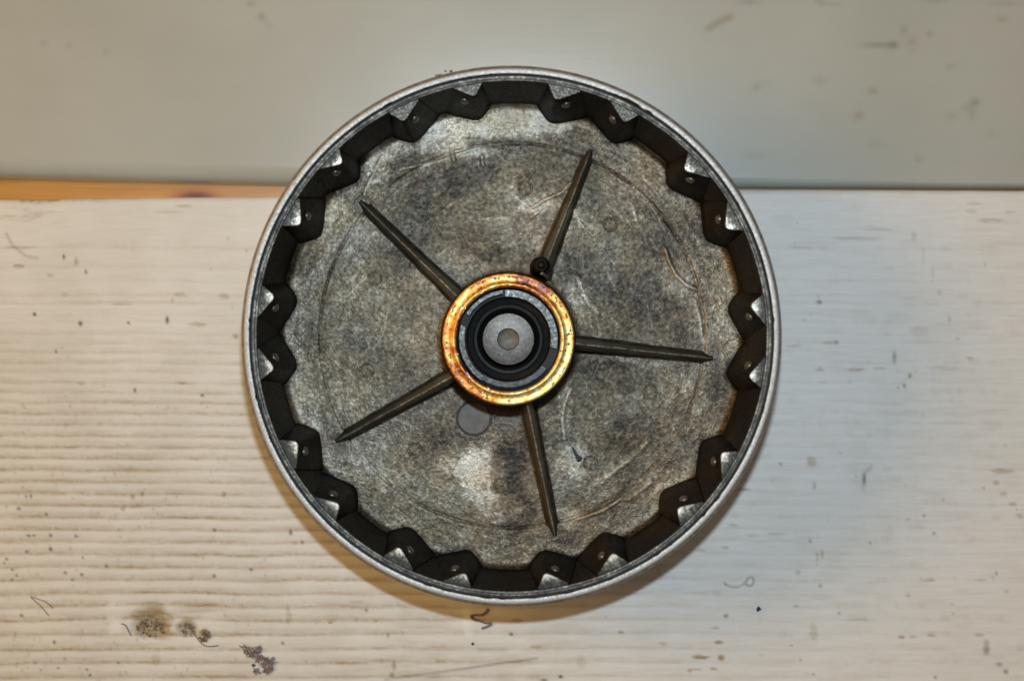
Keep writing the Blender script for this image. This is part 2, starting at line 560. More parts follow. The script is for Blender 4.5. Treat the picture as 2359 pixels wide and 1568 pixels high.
for k, (c, x, y, ru, rv, a) in enumerate([
        (c4, 1060, 1130, 46, 36, .85), (c4, 1060, 1215, 44, 22, .75), (c4, 1300, 1190, 26, 22, .75), (c4, 1425, 1245, 16, 16, .8), (c4, 1085, 1420, 12, 14, .4),
        (c4, 1400, 1060, 60, 12, .4), (c4, 2010, 1100, 8, 24, .35), (c4, 2300, 1155, 6, 5, .9), (c4, 925, 285, 6, 8, .6), (c4, 1560, 265, 6, 9, .6),
        (c4, 860, 365, 5, 8, .6), (c4, 1200, 430, 60, 5, .3), (c4, 2050, 610, 7, 6, .3),
        (c6, 100, 1400, 22, 5, 1.1), (c6, 228, 1298, 12, 5, 1.0), (c6, 240, 1405, 9, 9, .9), (c6, 275, 1110, 6, 5, 1.0), (c6, 200, 1195, 14, 3, .7), (c6, 190, 1480, 11, 3.5, .8), (c6, 60, 1485, 14, 3, .6),
        (c6, 20, 1497, 7, 4, .7), (c6, 885, 1225, 11, 22, .35), (c6, 870, 40, 12, 13, .55), (c6, 890, 205, 5, 12, .5), (c6, 400, 230, 18, 3, .7), (c6, 320, 478, 12, 3.5, .7),
        (c6, 100, 655, 14, 3, .6), (c6, 270, 640, 10, 3, .5), (c6, 2200, 105, 26, 7, .55), (c6, 2160, 185, 9, 5, .5), (c6, 2210, 262, 9, 5, .5), (c6, 2275, 335, 10, 5, .5),
        (c6, 1500, 1258, 8, 5, .7), (c6, 1580, 1258, 9, 4, .5), (c6, 1705, 1243, 12, 5, .5), (c6, 2040, 1245, 12, 5, .6), (c6, 2090, 1300, 8, 9, .5),
        (c6, 2320, 415, 10, 6, .45), (c6, 1545, 440, 6, 5, .5), (c6, 1410, 540, 18, 18, .18), (c6, 1690, 865, 16, 4, .45), (c6, 910, 700, 4, 12, .45), (c6, 945, 690, 4, 14, .5), (c6, 775, 810, 7, 5, .5),
        (c6, 1545, 970, 6, 5, .5), (c6, 2230, 940, 7, 5, .5), (c6, 640, 540, 26, 5, .3), (c6, 460, 555, 16, 5, .3), (c6, 1850, 1030, 8, 4, .3), (c6, 2050, 860, 16, 4, .35),
        (c7, 1200, 440, 60, 5, .35), (c7, 1300, 380, 40, 4, .25), (c7, 2130, 318, 30, 6, .45), (c7, 2000, 200, 22, 5, .3), (c7, 1980, 255, 16, 5, .3), (c7, 2255, 260, 12, 5, .3),
        (c7, 920, 885, 7, 6, .5), (c7, 1620, 1090, 24, 10, .3), (c7, 930, 1355, 14, 6, .55), (c7, 1180, 1355, 20, 4, .5), (c7, 1000, 1165, 20, 4, .45), (c7, 1340, 1345, 16, 4, .4), (c7, 1800, 1345, 40, 5, .3),
        (c7, 740, 1190, 22, 4, .4), (c7, 1560, 1395, 5, 7, .4), (c7, 1975, 1275, 9, 6, .4), (c7, 800, 505, 30, 4, .25), (c7, 950, 505, 16, 3, .2),
        (c7, 1890, 1140, 6, 6, .4), (c7, 1760, 820, 6, 7, .35), (c7, 1585, 425, 8, 10, .35), (c7, 1650, 560, 5, 20, .22), (c7, 1715, 690, 5, 20, .22), (c7, 1830, 1000, 5, 18, .18),
        (c3, 530, 430, 5, 12, .6), (c3, 1280, 40, 22, 5, .5), (c3, 1180, 85, 40, 5, .35), (c3, 130, 460, 14, 5, .7), (c3, 1590, 270, 4, 6, .4), (c3, 350, 525, 9, 5, .5), (c3, 1640, 950, 7, 6, .7),
        (c3, 1260, 660, 20, 6, .45), (c3, 1560, 670, 14, 8, .45), (c3, 850, 725, 26, 4, .5), (c3, 1380, 865, 26, 5, .6), (c3, 240, 795, 6, 5, .5), (c3, 450, 660, 10, 6, .4), (c3, 1205, 700, 4, 10, .3),
        (c3, 150, 330, 40, 4, .35), (c3, 560, 1275, 10, 5, .5), (c3, 1270, 1275, 18, 4, .5),
        (c5, 130, 340 + 800, 4, 5, .6), (c5, 350, 1248, 4, 5, .9), (c5, 265, 1150, 3, 4, .7), (c5, 395, 1460, 6, 14, .6), (c5, 380, 1520, 6, 6, .9), (c5, 300, 1338, 20, 4, .4), (c5, 720, 1430, 14, 5, .5),
        (c5, 1240, 1145, 18, 5, .5), (c5, 130, 1110 - 100, 20, 5, .3), (c5, 1700, 1430, 12, 18, .25), (c5, 1970, 1225, 8, 5, .6), (c5, 2265, 1305, 10, 5, .5), (c5, 1380, 1330, 16, 4, .4), (c5, 1200, 1430, 60, 16, .2)]):
    u0, v0 = c(x, y)
    wear += blob(u0, v0, ru, rv, a, k)
# the near edge of the plank at the far left is chipped down to grey wood
wear += 0.55 * np.clip((fbm(UU / 60, (VV + UU * 0.25) / 14, 301, 3) - 0.52) * 6, 0, 1) * sig((150 - UU) / 30) * sig((505 - VV) / 8)
# bare patches in the lower middle
wear += 0.30 * np.clip((fbm(UU / 90, VV / 34, 305, 4) - 0.50) * 4, 0, 1) * np.exp(-((UU - 1050) / 360) ** 2) * sig((VV - 1380) / 40)
wear += 0.10 * np.clip((fbm(UU / 60, VV / 16, 306, 4) - 0.54) * 6, 0, 1) * sig((UU - 1650) / 120)
wear = np.clip(wear, 0, 1)

dirt = np.zeros(UU.shape)
spk = [(c4, 130, 365, 5, 4), (c4, 185, 665, 4, 4), (c4, 352, 648, 4, 5), (c4, 530, 557, 4.5, 4), (c4, 85, 790, 3.5, 3.5), (c4, 115, 830, 3.5, 3), (c4, 85, 860, 3, 3), (c4, 45, 717, 3.5, 3), (c4, 30, 742, 3, 2.5),
       (c4, 455, 812, 3.5, 3.5), (c4, 740, 765, 4, 4), (c4, 1492, 835, 4.5, 4.5), (c4, 150, 1110, 4.5, 3.5), (c4, 378, 1295, 3.5, 4), (c4, 825, 1440, 4.5, 3), (c4, 1495, 515, 4.5, 4), (c4, 2025, 530, 4, 7),
       (c4, 570, 825, 3.5, 3), (c4, 503, 860, 3, 3), (c4, 578, 707, 2.5, 3), (c4, 352, 552, 3, 4), (c4, 405, 1475, 3, 3), (c4, 200, 555, 4, 3), (c4, 235, 553, 4, 3), (c4, 215, 280, 3, 5), (c4, 180, 280, 2.5, 4),
       (c4, 1750, 790, 4, 4), (c4, 1970, 1302, 3.5, 3), (c4, 2105, 600, 3, 5), (c4, 605, 1485, 3, 3), (c4, 625, 1527, 3, 3), (c4, 285, 1490, 2.5, 2.5), (c4, 320, 405, 2.5, 4), (c4, 990, 265, 3, 5),
       (c6, 932, 903, 5, 4.5), (c6, 2158, 815, 3.5, 5), (c6, 1062, 1093, 3.5, 3.5), (c6, 885, 1520, 4, 3), (c6, 795, 1418, 3, 3), (c6, 730, 1318, 3, 3), (c6, 2090, 1350, 8, 12), (c6, 2180, 1450, 8, 5), (c6, 2225, 1500, 6, 6),
       (c6, 1735, 1540, 4, 4), (c6, 765, 1045, 6, 3), (c6, 1240, 160, 4, 14), (c6, 655, 55, 4, 4), (c6, 1280, 605, 3, 4), (c6, 1725, 538, 4, 4), (c6, 862, 590, 4, 5), (c6, 1655, 415, 3, 4), (c6, 2070, 222, 3, 4),
       (c7, 1448, 1270, 5, 15), (c7, 1518, 1467, 4.5, 5), (c7, 1475, 1480, 3, 3), (c7, 930, 885, 5, 5), (c7, 1045, 1165, 5, 5), (c7, 1555, 1400, 3, 5),
       (c3, 1165, 835, 4, 9), (c3, 600, 500, 2.5, 6), (c3, 445, 395, 3, 6), (c3, 1410, 1360, 4.5, 4), (c3, 390, 1055, 3, 4), (c3, 560, 860, 5, 6), (c3, 895, 855, 4, 3), (c3, 940, 1325, 3, 6), (c3, 240, 795, 4, 4),
       (c5, 1555, 1535, 5, 4), (c5, 1440, 1560, 9, 3), (c5, 1210, 1240, 5, 4), (c5, 200, 1072, 4, 4)]
for k, (c, x, y, ru, rv) in enumerate(spk):
    u0, v0 = c(x, y)
    dirt += (0.72 + 0.28 * random.random()) * (0.62 if u0 > 1500 else 1.0) * np.exp(-(((UU - u0) / ru) ** 2 + ((VV - v0) / rv) ** 2) ** 1.5)
for k in range(420):                      # fine dark flecks, thickest at the lower left
    u0 = abs(random.gauss(0, 420)); v0 = random.uniform(900, 1580)
    if random.random() < 0.25: u0, v0 = random.uniform(0, 2359), random.uniform(500, 1568)
    m = (np.abs(us - u0) < 16)
    i0 = np.where(m)[0]
    if len(i0) == 0: continue
    sl = slice(i0[0], i0[-1] + 1)
    rr = random.uniform(1.9, 2.9)
    dirt[sl] += random.uniform(0.08, 0.42) * np.exp(-(((UU[sl] - u0) / rr) ** 2 + ((VV[sl] - v0) / (rr * random.uniform(0.9, 1.7))) ** 2))
# dark grains in the two knot pits, scratches and the long crack
pit = blob(*c4(1040, 1190), 40, 30, 1.0, 61) + blob(*c4(1310, 1210), 24, 17, 1.0, 62)
dirt += 0.6 * np.clip(pit, 0, 1) * np.clip((fbm(UU / 7, VV / 7, 63, 3) - 0.55) * 7, 0, 1)
dirt += 0.5 * np.exp(-(seg_dist(UU, VV, [c5(330, 1555), c5(800, 1490), c5(1390, 1408)]) / 2.6) ** 2) * (0.5 + fbm(UU / 30, VV / 30, 64, 2))
dirt += 0.30 * np.exp(-(seg_dist(UU, VV, [c3(45, 235), c3(90, 320), c3(180, 390), c3(260, 405)]) / 3.5) ** 2)
dirt += 0.25 * np.exp(-(seg_dist(UU, VV, [c5(980, 1345), c5(1180, 1350)]) / 4) ** 2)
dirt += 0.22 * np.exp(-(seg_dist(UU, VV, [c6(1230, 230), c6(1230, 130), c6(1290, 70)]) / 4.5) ** 2)
dirt = np.clip(dirt, 0, 0.97)
cool_tone = sig((UU - 1420) / 330) * (0.75 + 0.5 * (fbm(UU / 200, VV / 120, 71, 3) - 0.5))  # cooler to the right: cleaner paint, and the cooler light painted in
cool_tone += blob(*c5(900, 1130), 14, 40, 0.8, 72) + blob(*c4(815, 1020), 34, 24, 0.7, 73) + blob(*c4(800, 1200), 18, 16, 0.9, 74) + blob(*c4(1260, 1010), 30, 12, 0.5, 75)
wear *= (1 - 0.8 * np.clip(blob(*c5(915, 1180), 14, 40, 1, 76) + blob(*c4(800, 1130), 24, 40, 1, 77), 0, 1))
cool_tone = np.clip(cool_tone, 0, 1)

k = kz(Z_PLANK) * MM
relief = -0.00012 * np.clip(groove, 0, 1) - 0.0007 * np.clip(pit, 0, 1) * (0.5 + 0.6 * fbm(UU / 14, VV / 14, 81, 3)) + 0.00010 * (fbm(UU / 60, VV / 14, 82, 3) - 0.5)
# rounded arris at the far edge
edge_d = (VV - VV[:, :1]) * k
relief -= 0.0009 * np.clip(1 - edge_d / 0.0012, 0, 1) ** 2
ZZ = Z_PLANK + relief
X = (UU - 1179.5) * k; Y = (784 - VV) * k
# vertical sides: add one column / row on every border going down to the table
Xp = np.pad(X, 1, 'edge'); Yp = np.pad(Y, 1, 'edge'); Zp = np.pad(ZZ, 1, 'edge')
for s in ((0, slice(None)), (-1, slice(None)), (slice(None), 0), (slice(None), -1)):
    Zp[s] = Z_TABLE + 0.0002
pm = grid_mesh('plank', Xp, Yp, Zp)
set_mask(pm, 'wear', np.stack([np.pad(wear, 1, 'edge'), np.pad(dirt, 1, 'edge'), np.pad(cool_tone, 1, 'edge')], -1).reshape(-1, 3))
pl = link('wooden_plank', pm, M_plank, smooth=60)
tag(pl, 'whitewashed wooden plank with worn brown grain lines, the metal drum lying on it', 'plank')

# ------------------------------------------------------------------ painted board at the top
ub = np.arange(-190, 2560, 9.0)
edge_top = np.interp(ub, [-200, 0, 640, 1179, 1720, 2359, 2600], [47.2, 46.3, 44.2, 42.4, 41.0, 39.75, 39.4])   # mm, where the face starts to round off
edge_base = np.interp(ub, [-200, 0, 640, 1179, 1720, 2359, 2600], [41.3, 41.0, 39.2, 38.7, 38.45, 38.2, 38.2])  # mm, foot of the edge
xb = (ub - 1179.5) * kz(Z_BOARD)
nr = 14
rowsY, rowsZ = [], []
for j in range(nr + 1):                         # foot -> rounded nose -> face
    t = j / nr
    a = t * PI / 2
    rowsY.append(edge_base + (edge_top - edge_base) * (1 - math.cos(a)) ** 1.15)
    rowsZ.append(np.full(ub.shape, Z_TABLE + 0.0003 + (Z_BOARD - Z_TABLE - 0.0003) * (0.10 + 0.90 * math.sin(a)) if j else Z_TABLE + 0.0003))
far = 105.0
for t in np.linspace(0, 1, 90)[1:]:
    rowsY.append(edge_top + (far - edge_top) * t)
    rowsZ.append(np.full(ub.shape, Z_BOARD))
rowsY.append(np.full(ub.shape, far)); rowsZ.append(np.full(ub.shape, Z_TABLE + 0.0003))
BY = np.array(rowsY).T; BZ = np.array(rowsZ).T; BX = np.repeat(xb[:, None], BY.shape[1], 1)
kb = kz(Z_BOARD)
UB = np.repeat(ub[:, None], BY.shape[1], 1); VB = 784 - BY / kb
st = np.zeros(UB.shape); gr = np.zeros(UB.shape)


def d2(x, y): return 1668 + x * 0.2939, y * 0.2939          # upper right close-up
def d1(x, y): return x * 0.2939, y * 0.2939


def bspot(arr, c, x, y, ru, rv, a):
    u0, v0 = c(x, y)
    arr += a * np.exp(-((UB - u0) / ru) ** 2 - ((VB - v0) / rv) ** 2)


for c, x, y, ru, rv, a in [(d2, 750, 630, 14, 9, .28), (d2, 1165, 715, 14, 9, .40), (d2, 1055, 908, 12, 11, .42), (d2, 1410, 235, 8, 12, .35), (d2, 1470, 335, 10, 14, .30),
                           (d2, 1780, 915, 12, 10, .25), (d2, 2175, 150, 12, 8, .35), (d2, 240, 1220, 34, 10, .18), (d2, 2090, 1050, 10, 12, .15)]:
    bspot(st, c, x, y, ru, rv, a)
for c, x, y, ru, rv, a in [(d2, 1200, 355, 36, 7, .40), (d2, 1325, 355, 12, 9, .5), (d2, 200, 18, 26, 6, .3), (d2, 860, 35, 20, 6, .2), (d2, 1970, 803, 11, 10, .42), (d2, 1900, 850, 14, 10, .22), (d2, 1945, 900, 8, 12, .22),
                           (d2, 1610, 268, 8, 7, .3), (d2, 255, 680, 10, 9, .25), (d2, 1770, 525, 10, 8, .2), (d2, 1520, 1245, 10, 9, .22), (d2, 1190, 1130, 16, 9, .15), (d2, 330, 640, 8, 8, .1),
                           (d1, 1965, 28, 11, 7, .3), (d1, 340, 345, 9, 8, .18), (d1, 545, 358, 8, 8, .18), (d1, 830, 408, 9, 8, .14), (d1, 2045, 130, 8, 8, .25), (d2, 1660, 10, 30, 5, .2), (d2, 2200, 30, 40, 6, .2)]:
    bspot(gr, c, x, y, ru, rv, a)
st += 0.5 * np.exp(-(seg_dist(UB, VB, [(1632, 66), (1655, 52), (1682, 40)]) / 8.5) ** 2)          # brown scuff at the top
gr += 0.14 * np.exp(-(seg_dist(UB, VB, [d1(2045, 130), d1(2120, 210)]) / 7) ** 2)
gr += 0.30 * np.exp(-(seg_dist(UB, VB, [(1883, 2), (1893, 8)]) / 7) ** 2)
bmm = grid_mesh('board', BX * MM, BY * MM, BZ)
set_mask(bmm, 'wear', np.stack([np.clip(st, 0, 1), np.clip(gr, 0, 1), np.zeros(st.shape)], -1).reshape(-1, 3))
bd = link('painted_board', bmm, M_board, smooth=60)
tag(bd, 'glossy off-white painted board with a rounded edge, behind the plank', 'board')

# ------------------------------------------------------------------ the drum
H = 44.0                        # rim height above the plank, mm
drum = bpy.data.objects.new('metal_drum', None)
drum.empty_display_size = 0.02
drum.location = (-0.0001, 0.0010, Z_PLANK)
COL.objects.link(drum)
tag(drum, 'round cast metal drum with toothed inner wall, five ribs and a brass-ringed hub', 'metal drum')
FZ = H - 38.0                   # floor level


def loc(u, v, d):               # picture unit -> drum coordinates in mm, d = depth under the rim
    p = at(u, v, Z_RIM - d * MM)
    return (p.x - drum.location.x) * 1000, (p.y - drum.location.y) * 1000


# outer wall with underside
link('outer_wall', lathe('outer_wall', [(61.66, H - 0.12), (61.72, H - 0.17), (62.3, H - 1.0), (62.44, H - 1.5), (62.45, H - 2.2), (62.3, H - 5), (61.9, 10), (61.2, 2.2), (59.6, 0.25), (57.5, 0.02), (0.01, 0.02)], 256), M_wall, drum)
# bright machined rim and its groove
link('rim', lathe('rim', [(61.66, H - 0.12), (61.56, H - 0.03), (61.46, H), (60.62, H), (60.54, H - 0.03), (60.48, H - 0.15)], 960), M_rim, drum, smooth=30)
rimo = drum.children[-1].data
ra = np.array([v.co[:] for v in rimo.vertices]) * 1000
ta = np.arctan2(ra[:, 1], ra[:, 0]); rrr = np.hypot(ra[:, 0], ra[:, 1])
nick = np.clip((fbm(np.cos(ta) * 34, np.sin(ta) * 34, 701, 4) - 0.60) * 5, 0, 1) * 0.20 + 0.025 * (fbm(np.cos(ta) * 70, np.sin(ta) * 70, 702, 3) - 0.5)
nick += 0.35 * np.clip((fbm(np.cos(ta) * 40, np.sin(ta) * 40, 703, 3) - 0.5) * 6, 0, 1) * np.exp(-((ta - 1.08) / 0.12) ** 2)
sc_n = np.where(rrr < 60.7, nick, 0.0)
ra[:, 0] *= (rrr + sc_n) / rrr; ra[:, 1] *= (rrr + sc_n) / rrr
rimo.vertices.foreach_set('co', (ra * MM).astype(np.float32).ravel()); rimo.update()
link('groove', lathe('groove', [(60.98, H - 0.35), (60.38, H - 1.6), (60.05, H - 1.7), (59.98, H - 0.8)], 320), M_pit, drum)
lip = lathe('lip', [(59.98, H - 0.8), (59.9, H - 0.7), (59.45, H - 0.72), (59.36, H - 0.8), (59.3, H - 1.05), (58.98, H - 1.1), (58.92, H - 1.25), (58.9, H - 1.7)], 320)
link('inner_lip', lip, M_lip, drum, smooth=30)
# inner wall with draft and fillet
wall_prof = [(58.9, H - 1.7), (58.85, H - 3), (58.5, H - 12), (57.9, H - 28), (57.55, H - 35), (57.45, H - 39.5)]
link('inner_wall', lathe('inner_wall', wall_prof, 288), M_inner, drum)

# teeth -------------------------------------------------------------
tips = [170.5, 187.8, 206.3, 224.3, 241.9, 259.0, 278.0, 295.1, 313.9, 331.0, 350.3, 7.4, 26.6, 43.9, 62.1, 79.5, 98.6, 116.7, 134.4, 152.2]


def tooth_section(t, s):
    """t 0 top, 1 floor; s +1: sloped side on the counter-clockwise side."""
    e = 0.5 * max(0.0, (t - 0.86) / 0.14) ** 2
    rt = 55.35 + (53.75 - 55.35) * t - 0.9 * e
    aV = math.radians(5.2 + (8.7 - 5.2) * t + 0.5 * e)
    aU = math.radians(2.15 + (3.9 - 2.15) * t + 1.2 * e)
    rw = 58.95 + (57.55 - 58.95) * t
    P = lambda r, a: Vector((r * math.cos(a), r * math.sin(a)))
    V = P(rw, s * aV); U = P(rw, -s * aU); T = P(rt, 0)
    if e > 0:
        pass
    f = 0.23
    a = T.lerp(V, f); b = T.lerp(U, f * 1.25)
    rnd = []
    for q in range(7):
        x = q / 6
        rnd.append(a.lerp(T, x).lerp(T.lerp(b, x), x))
    Vb = P(60.6, s * aV * 0.99); Ub = P(60.6, -s * aU * 0.98)
    mv = a.lerp(V, 0.5); mu = b.lerp(U, 0.5)
    return [Vb, V, mv] + rnd + [mu, U, Ub], T, V


def tooth_mesh(s):
    vs, fs = [], []
    levels = [(0.0, 0.35, 0.0), (0.0, 0.0, 0.12)] + [(t, 0, t) for t in (0.10, 0.25, 0.45, 0.65, 0.80, 0.86, 0.91, 0.95, 0.98, 1.0)]
    zt, zb = H - 2.2, FZ - 0.15
    rings = []
    for li, (t, inset, dz) in enumerate(levels):
        sec, T, V = tooth_section(t if li > 1 else 0.0, s)
        if li == 0:
            c = sum(sec, Vector((0, 0))) / len(sec)
            sec = [p + (c - p).normalized() * 0.22 for p in sec]
            z = zt
        elif li == 1:
            z = zt - 0.28
        else:
            z = zt + (zb - zt) * t
        rings.append(len(vs))
        vs += [(p.x * MM, p.y * MM, z * MM) for p in sec]
    n = len(sec)
    for a, b in zip(rings[:-1], rings[1:]):
        for i in range(n):
            j = (i + 1) % n
            fs.append((a + i, a + j, b + j, b + i))
    # top: fan subdivided through a centre so that wear can vary over it
    top = [rings[0] + i for i in range(n)]
    fs.append(tuple(top))
    m = pyd('tooth', vs, fs)
    bm = bmesh.new(); bm.from_mesh(m)
    bmesh.ops.recalc_face_normals(bm, faces=bm.faces)
    cap = max(bm.faces, key=lambda f: f.calc_center_median().z)
    r = bmesh.ops.inset_region(bm, faces=[cap], thickness=0.0006, depth=0)
    cap2 = max((f for f in bm.faces if len(f.verts) == n), key=lambda f: f.calc_center_median().z)
    bmesh.ops.triangulate(bm, faces=[cap2])
    for f in bm.faces:
        f.material_index = 1 if f.calc_center_median().z > (zt - 0.30) * MM else 0
    bm.to_mesh(m); bm.free()
    co = np.array([v.co[:] for v in m.vertices]) * 1000
    # tip polished, root by the wall grimy
    r = np.hypot(co[:, 0], co[:, 1])
    wv = np.clip(1.0 - (r - 55.3) / 3.6, 0, 1)
    set_mask(m, 'wear', np.stack([wv, wv, wv], -1))
    return m


def pip_mesh(s):
    tz = 0.27
    sec, T, V = tooth_section(tz, s)
    p = T.lerp(V, 0.42)
    d = (V - T).normalized()
    nrm = Vector((d.y, -d.x)) if s > 0 else Vector((-d.y, d.x))
    if nrm.dot(-p) < 0: nrm = -nrm
    z = (H - 2.2) + (FZ - 0.15 - H + 2.2) * tz
    bm = bmesh.new()
    bmesh.ops.create_uvsphere(bm, u_segments=12, v_segments=8, radius=1.0)
    M = Matrix(((d.x, 0, nrm.x, p.x), (d.y, 0, nrm.y, p.y), (0, 1, 0, z), (0, 0, 0, 1)))
    for v in bm.verts:
        v.co = M @ Vector((v.co.x * 1.2, v.co.y * 2.3, v.co.z * 0.9)) * MM
    m = bpy.data.meshes.new('pip')
    bmesh.ops.recalc_face_normals(bm, faces=bm.faces)
    bm.to_mesh(m); bm.free()
    return m


TM = {1: tooth_mesh(1), -1: tooth_mesh(-1)}
PM = {1: pip_mesh(1), -1: pip_mesh(-1)}
for s in (1, -1):
    for mt in (M_inner, M_face): TM[s].materials.append(mt)
    PM[s].materials.append(M_rivet)
    TM[s].shade_smooth(); TM[s].set_sharp_from_angle(angle=math.radians(38)); PM[s].shade_smooth()
TO = {s: TM[s].copy() for s in TM}
for s in TO:
    TO[s].materials[1] = M_oilface
for i, a in enumerate(tips):
    s = 1 if i % 2 == 0 else -1          # the sloped sides of a pair face each other
    t = bpy.data.objects.new('tooth', (TO if 14 <= i <= 17 else TM)[s]); COL.objects.link(t); t.parent = drum
    t.rotation_euler = (0, 0, math.radians(a))
    q = 1 + random.uniform(-0.008, 0.006); t.scale = (q, q * random.uniform(0.96, 1.04), 1)
    if 14 <= i <= 17: t['label'] = 'tooth with a dark oily top face'
    p = bpy.data.objects.new('pip', PM[s]); COL.objects.link(p); p.parent = t

# floor --------------------------------------------------------------
NTH, NR = 720, 150
th = np.linspace(0, 2 * PI, NTH, endpoint=False)
rr = np.linspace(12.0, 58.6, NR)
TH, RR = np.meshgrid(th, rr, indexing='ij')
FX, FY = RR * np.cos(TH), RR * np.sin(TH)
fz = np.full(FX.shape, FZ)
ring_r = 47.65 + 0.25 * np.sin(TH + 0.4)
outside = sig((RR - ring_r) / 0.10)
fz += 0.22 * (fbm(FX / 9, FY / 9, 401, 4) - 0.5) + 0.10 * (fbm(FX / 2.2, FY / 2.2, 402, 3) - 0.5)
fz += outside * (0.16 + 0.35 * (fbm(FX / 2.6, FY / 2.6, 403, 4) - 0.5))
fz -= 0.42 * np.exp(-((RR - ring_r) / 0.20) ** 2) * (0.3 + 1.0 * fbm(TH * 7, RR * 0 + 1, 404, 3))
HR0 = np.hypot(FX + 0.7, FY + 1.2)
fz += 0.9 * np.clip((18.6 - HR0) / 2.4, 0, 1) ** 2
fz += 1.3 * np.clip((RR - 55.6) / 2.0, 0, 1.1) ** 2.2         # fillet up to the hub
pale = 0.5 + 0.9 * (fbm(FX / 13, FY / 13, 411, 4) - 0.5)
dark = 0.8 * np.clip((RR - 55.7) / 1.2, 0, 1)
brown = np.zeros(FX.shape)


def fl(u, v): return loc(u, v, 38.0)


def fblob(u, v, ru, rv, amp, seed, ang=0.0, rag=0.55):
    x, y = fl(u, v)
    kk = 0.1076
    c, s = math.cos(ang), math.sin(ang)
    dx = (FX - x); dy = (FY - y)
    a = (dx * c + dy * s) / (ru * kk); b = (-dx * s + dy * c) / (rv * kk)
    d = a * a + b * b + rag * 2 * (fbm(FX / 2.0, FY / 2.0, seed + 500, 4) - 0.5)
    return amp * np.clip((1.2 - d) * 1.4, 0, 1)


for i, q in enumerate([(1110, 1090, 60, 70, .7), (1150, 1170, 60, 35, .55), (1060, 1060, 50, 40, .4), (1320, 1060, 45, 40, .6), (1180, 278, 150, 46, 0.95), (1010, 315, 80, 50, .7), (870, 400, 30, 60, .5), (1300, 1190, 50, 25, .5), (1370, 1110, 60, 30, .45),
                       (890, 330, 60, 40, .5), (1560, 640, 40, 50, .4), (1430, 430, 60, 60, .25), (1330, 700, 30, 60, .45), (1300, 930, 20, 80, .5), (700, 690, 60, 60, .1), (690, 880, 40, 60, .15), (760, 480, 40, 30, .45), (1240, 470, 50, 20, .5),
                       (880, 1060, 90, 60, .28), (830, 700, 90, 90, .18), (700, 950, 50, 60, .15), (1610, 900, 40, 60, .25), (1000, 640, 60, 60, .1), (1085, 350, 70, 14, .5), (1400, 620, 120, 80, -.1)]):
    pale += fblob(q[0], q[1], q[2], q[3], q[4], i)
for i, q in enumerate([(1170, 1090, 45, 90, .95), (1195, 1180, 40, 60, .7), (1230, 1010, 34, 60, .5), (1300, 1000, 30, 90, .5), (1420, 870, 90, 40, .65), (1460, 1000, 70, 50, .55), (1390, 1110, 70, 30, .5), (1350, 840, 90, 18, .7), (1260, 400, 60, 40, .3), (1130, 400, 110, 26, .45),
                       (1110, 560, 60, 40, .5), (1330, 590, 34, 60, .4), (1480, 690, 90, 70, .35), (1580, 780, 40, 60, .4), (940, 600, 34, 50, .3), (980, 520, 50, 60, .45), (1000, 440, 70, 40, .3), (690, 600, 40, 40, .6), (720, 560, 30, 26, .4), (1050, 1010, 60, 40, .35),
                       (1560, 1010, 60, 90, .35), (1180, 590, 90, 24, .5), (880, 840, 80, 50, .2), (1500, 540, 60, 40, .35)]):
    dark += fblob(q[0], q[1], q[2], q[3], q[4], 40 + i)
pale += 0.55 * (fbm(np.cos(TH) * 9 + RR * 0.02, RR * 1.1 + np.sin(TH) * 9, 431, 4) - 0.5) * np.clip((RR - 34) / 8, 0, 1)
pale += 0.5 * (fbm(TH * 5, RR * 1.6, 432, 3) - 0.5) * np.clip((RR - 40) / 6, 0, 1) * sig((FY - 10) / 8)
# grey-white edging by the teeth, oily film round the hub, hub shadow painted brown below it
pale += 0.12 * np.clip((RR - 52.5) / 3, 0, 1) * fbm(FX / 6, FY / 6, 421, 3)
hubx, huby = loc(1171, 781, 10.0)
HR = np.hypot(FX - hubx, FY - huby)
low = 0.35 + 0.65 * sig((-(FY - huby) * 0.8 + (FX - hubx) * 0.35) / 3.0)  # widens the brown to the lower right, where hub shade is painted in
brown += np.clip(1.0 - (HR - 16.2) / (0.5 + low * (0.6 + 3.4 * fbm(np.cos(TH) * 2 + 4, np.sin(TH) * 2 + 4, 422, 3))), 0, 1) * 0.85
brown += fblob(1165, 955, 52, 40, 1.0, 91, rag=0.3) + fblob(1060, 935, 26, 20, .8, 92, rag=0.3)  # the hub's cast shadow, painted as brown patches under it
for a in (67, 138.6, 211, 282.4, 353.7):                 # oil gathered along the ribs
    ar = math.radians(a)
    d = np.abs(-FX * math.sin(ar) + FY * math.cos(ar))
    along = FX * math.cos(ar) + FY * math.sin(ar)
    brown += np.where((along > 0) & (along < 52), 0.75 * np.clip(1 - (d - 1.0) / (1.3 + 0.9 * fbm(FX / 3, FY / 3, 423, 2)), 0, 1), 0)
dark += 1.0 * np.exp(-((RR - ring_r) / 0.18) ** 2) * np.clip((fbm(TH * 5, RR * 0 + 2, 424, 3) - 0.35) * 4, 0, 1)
pale += 0.5 * np.exp(-((RR - ring_r + 0.32) / 0.22) ** 2) * np.clip((fbm(TH * 4, RR * 0 + 5, 425, 3) - 0.35) * 4, 0, 1)
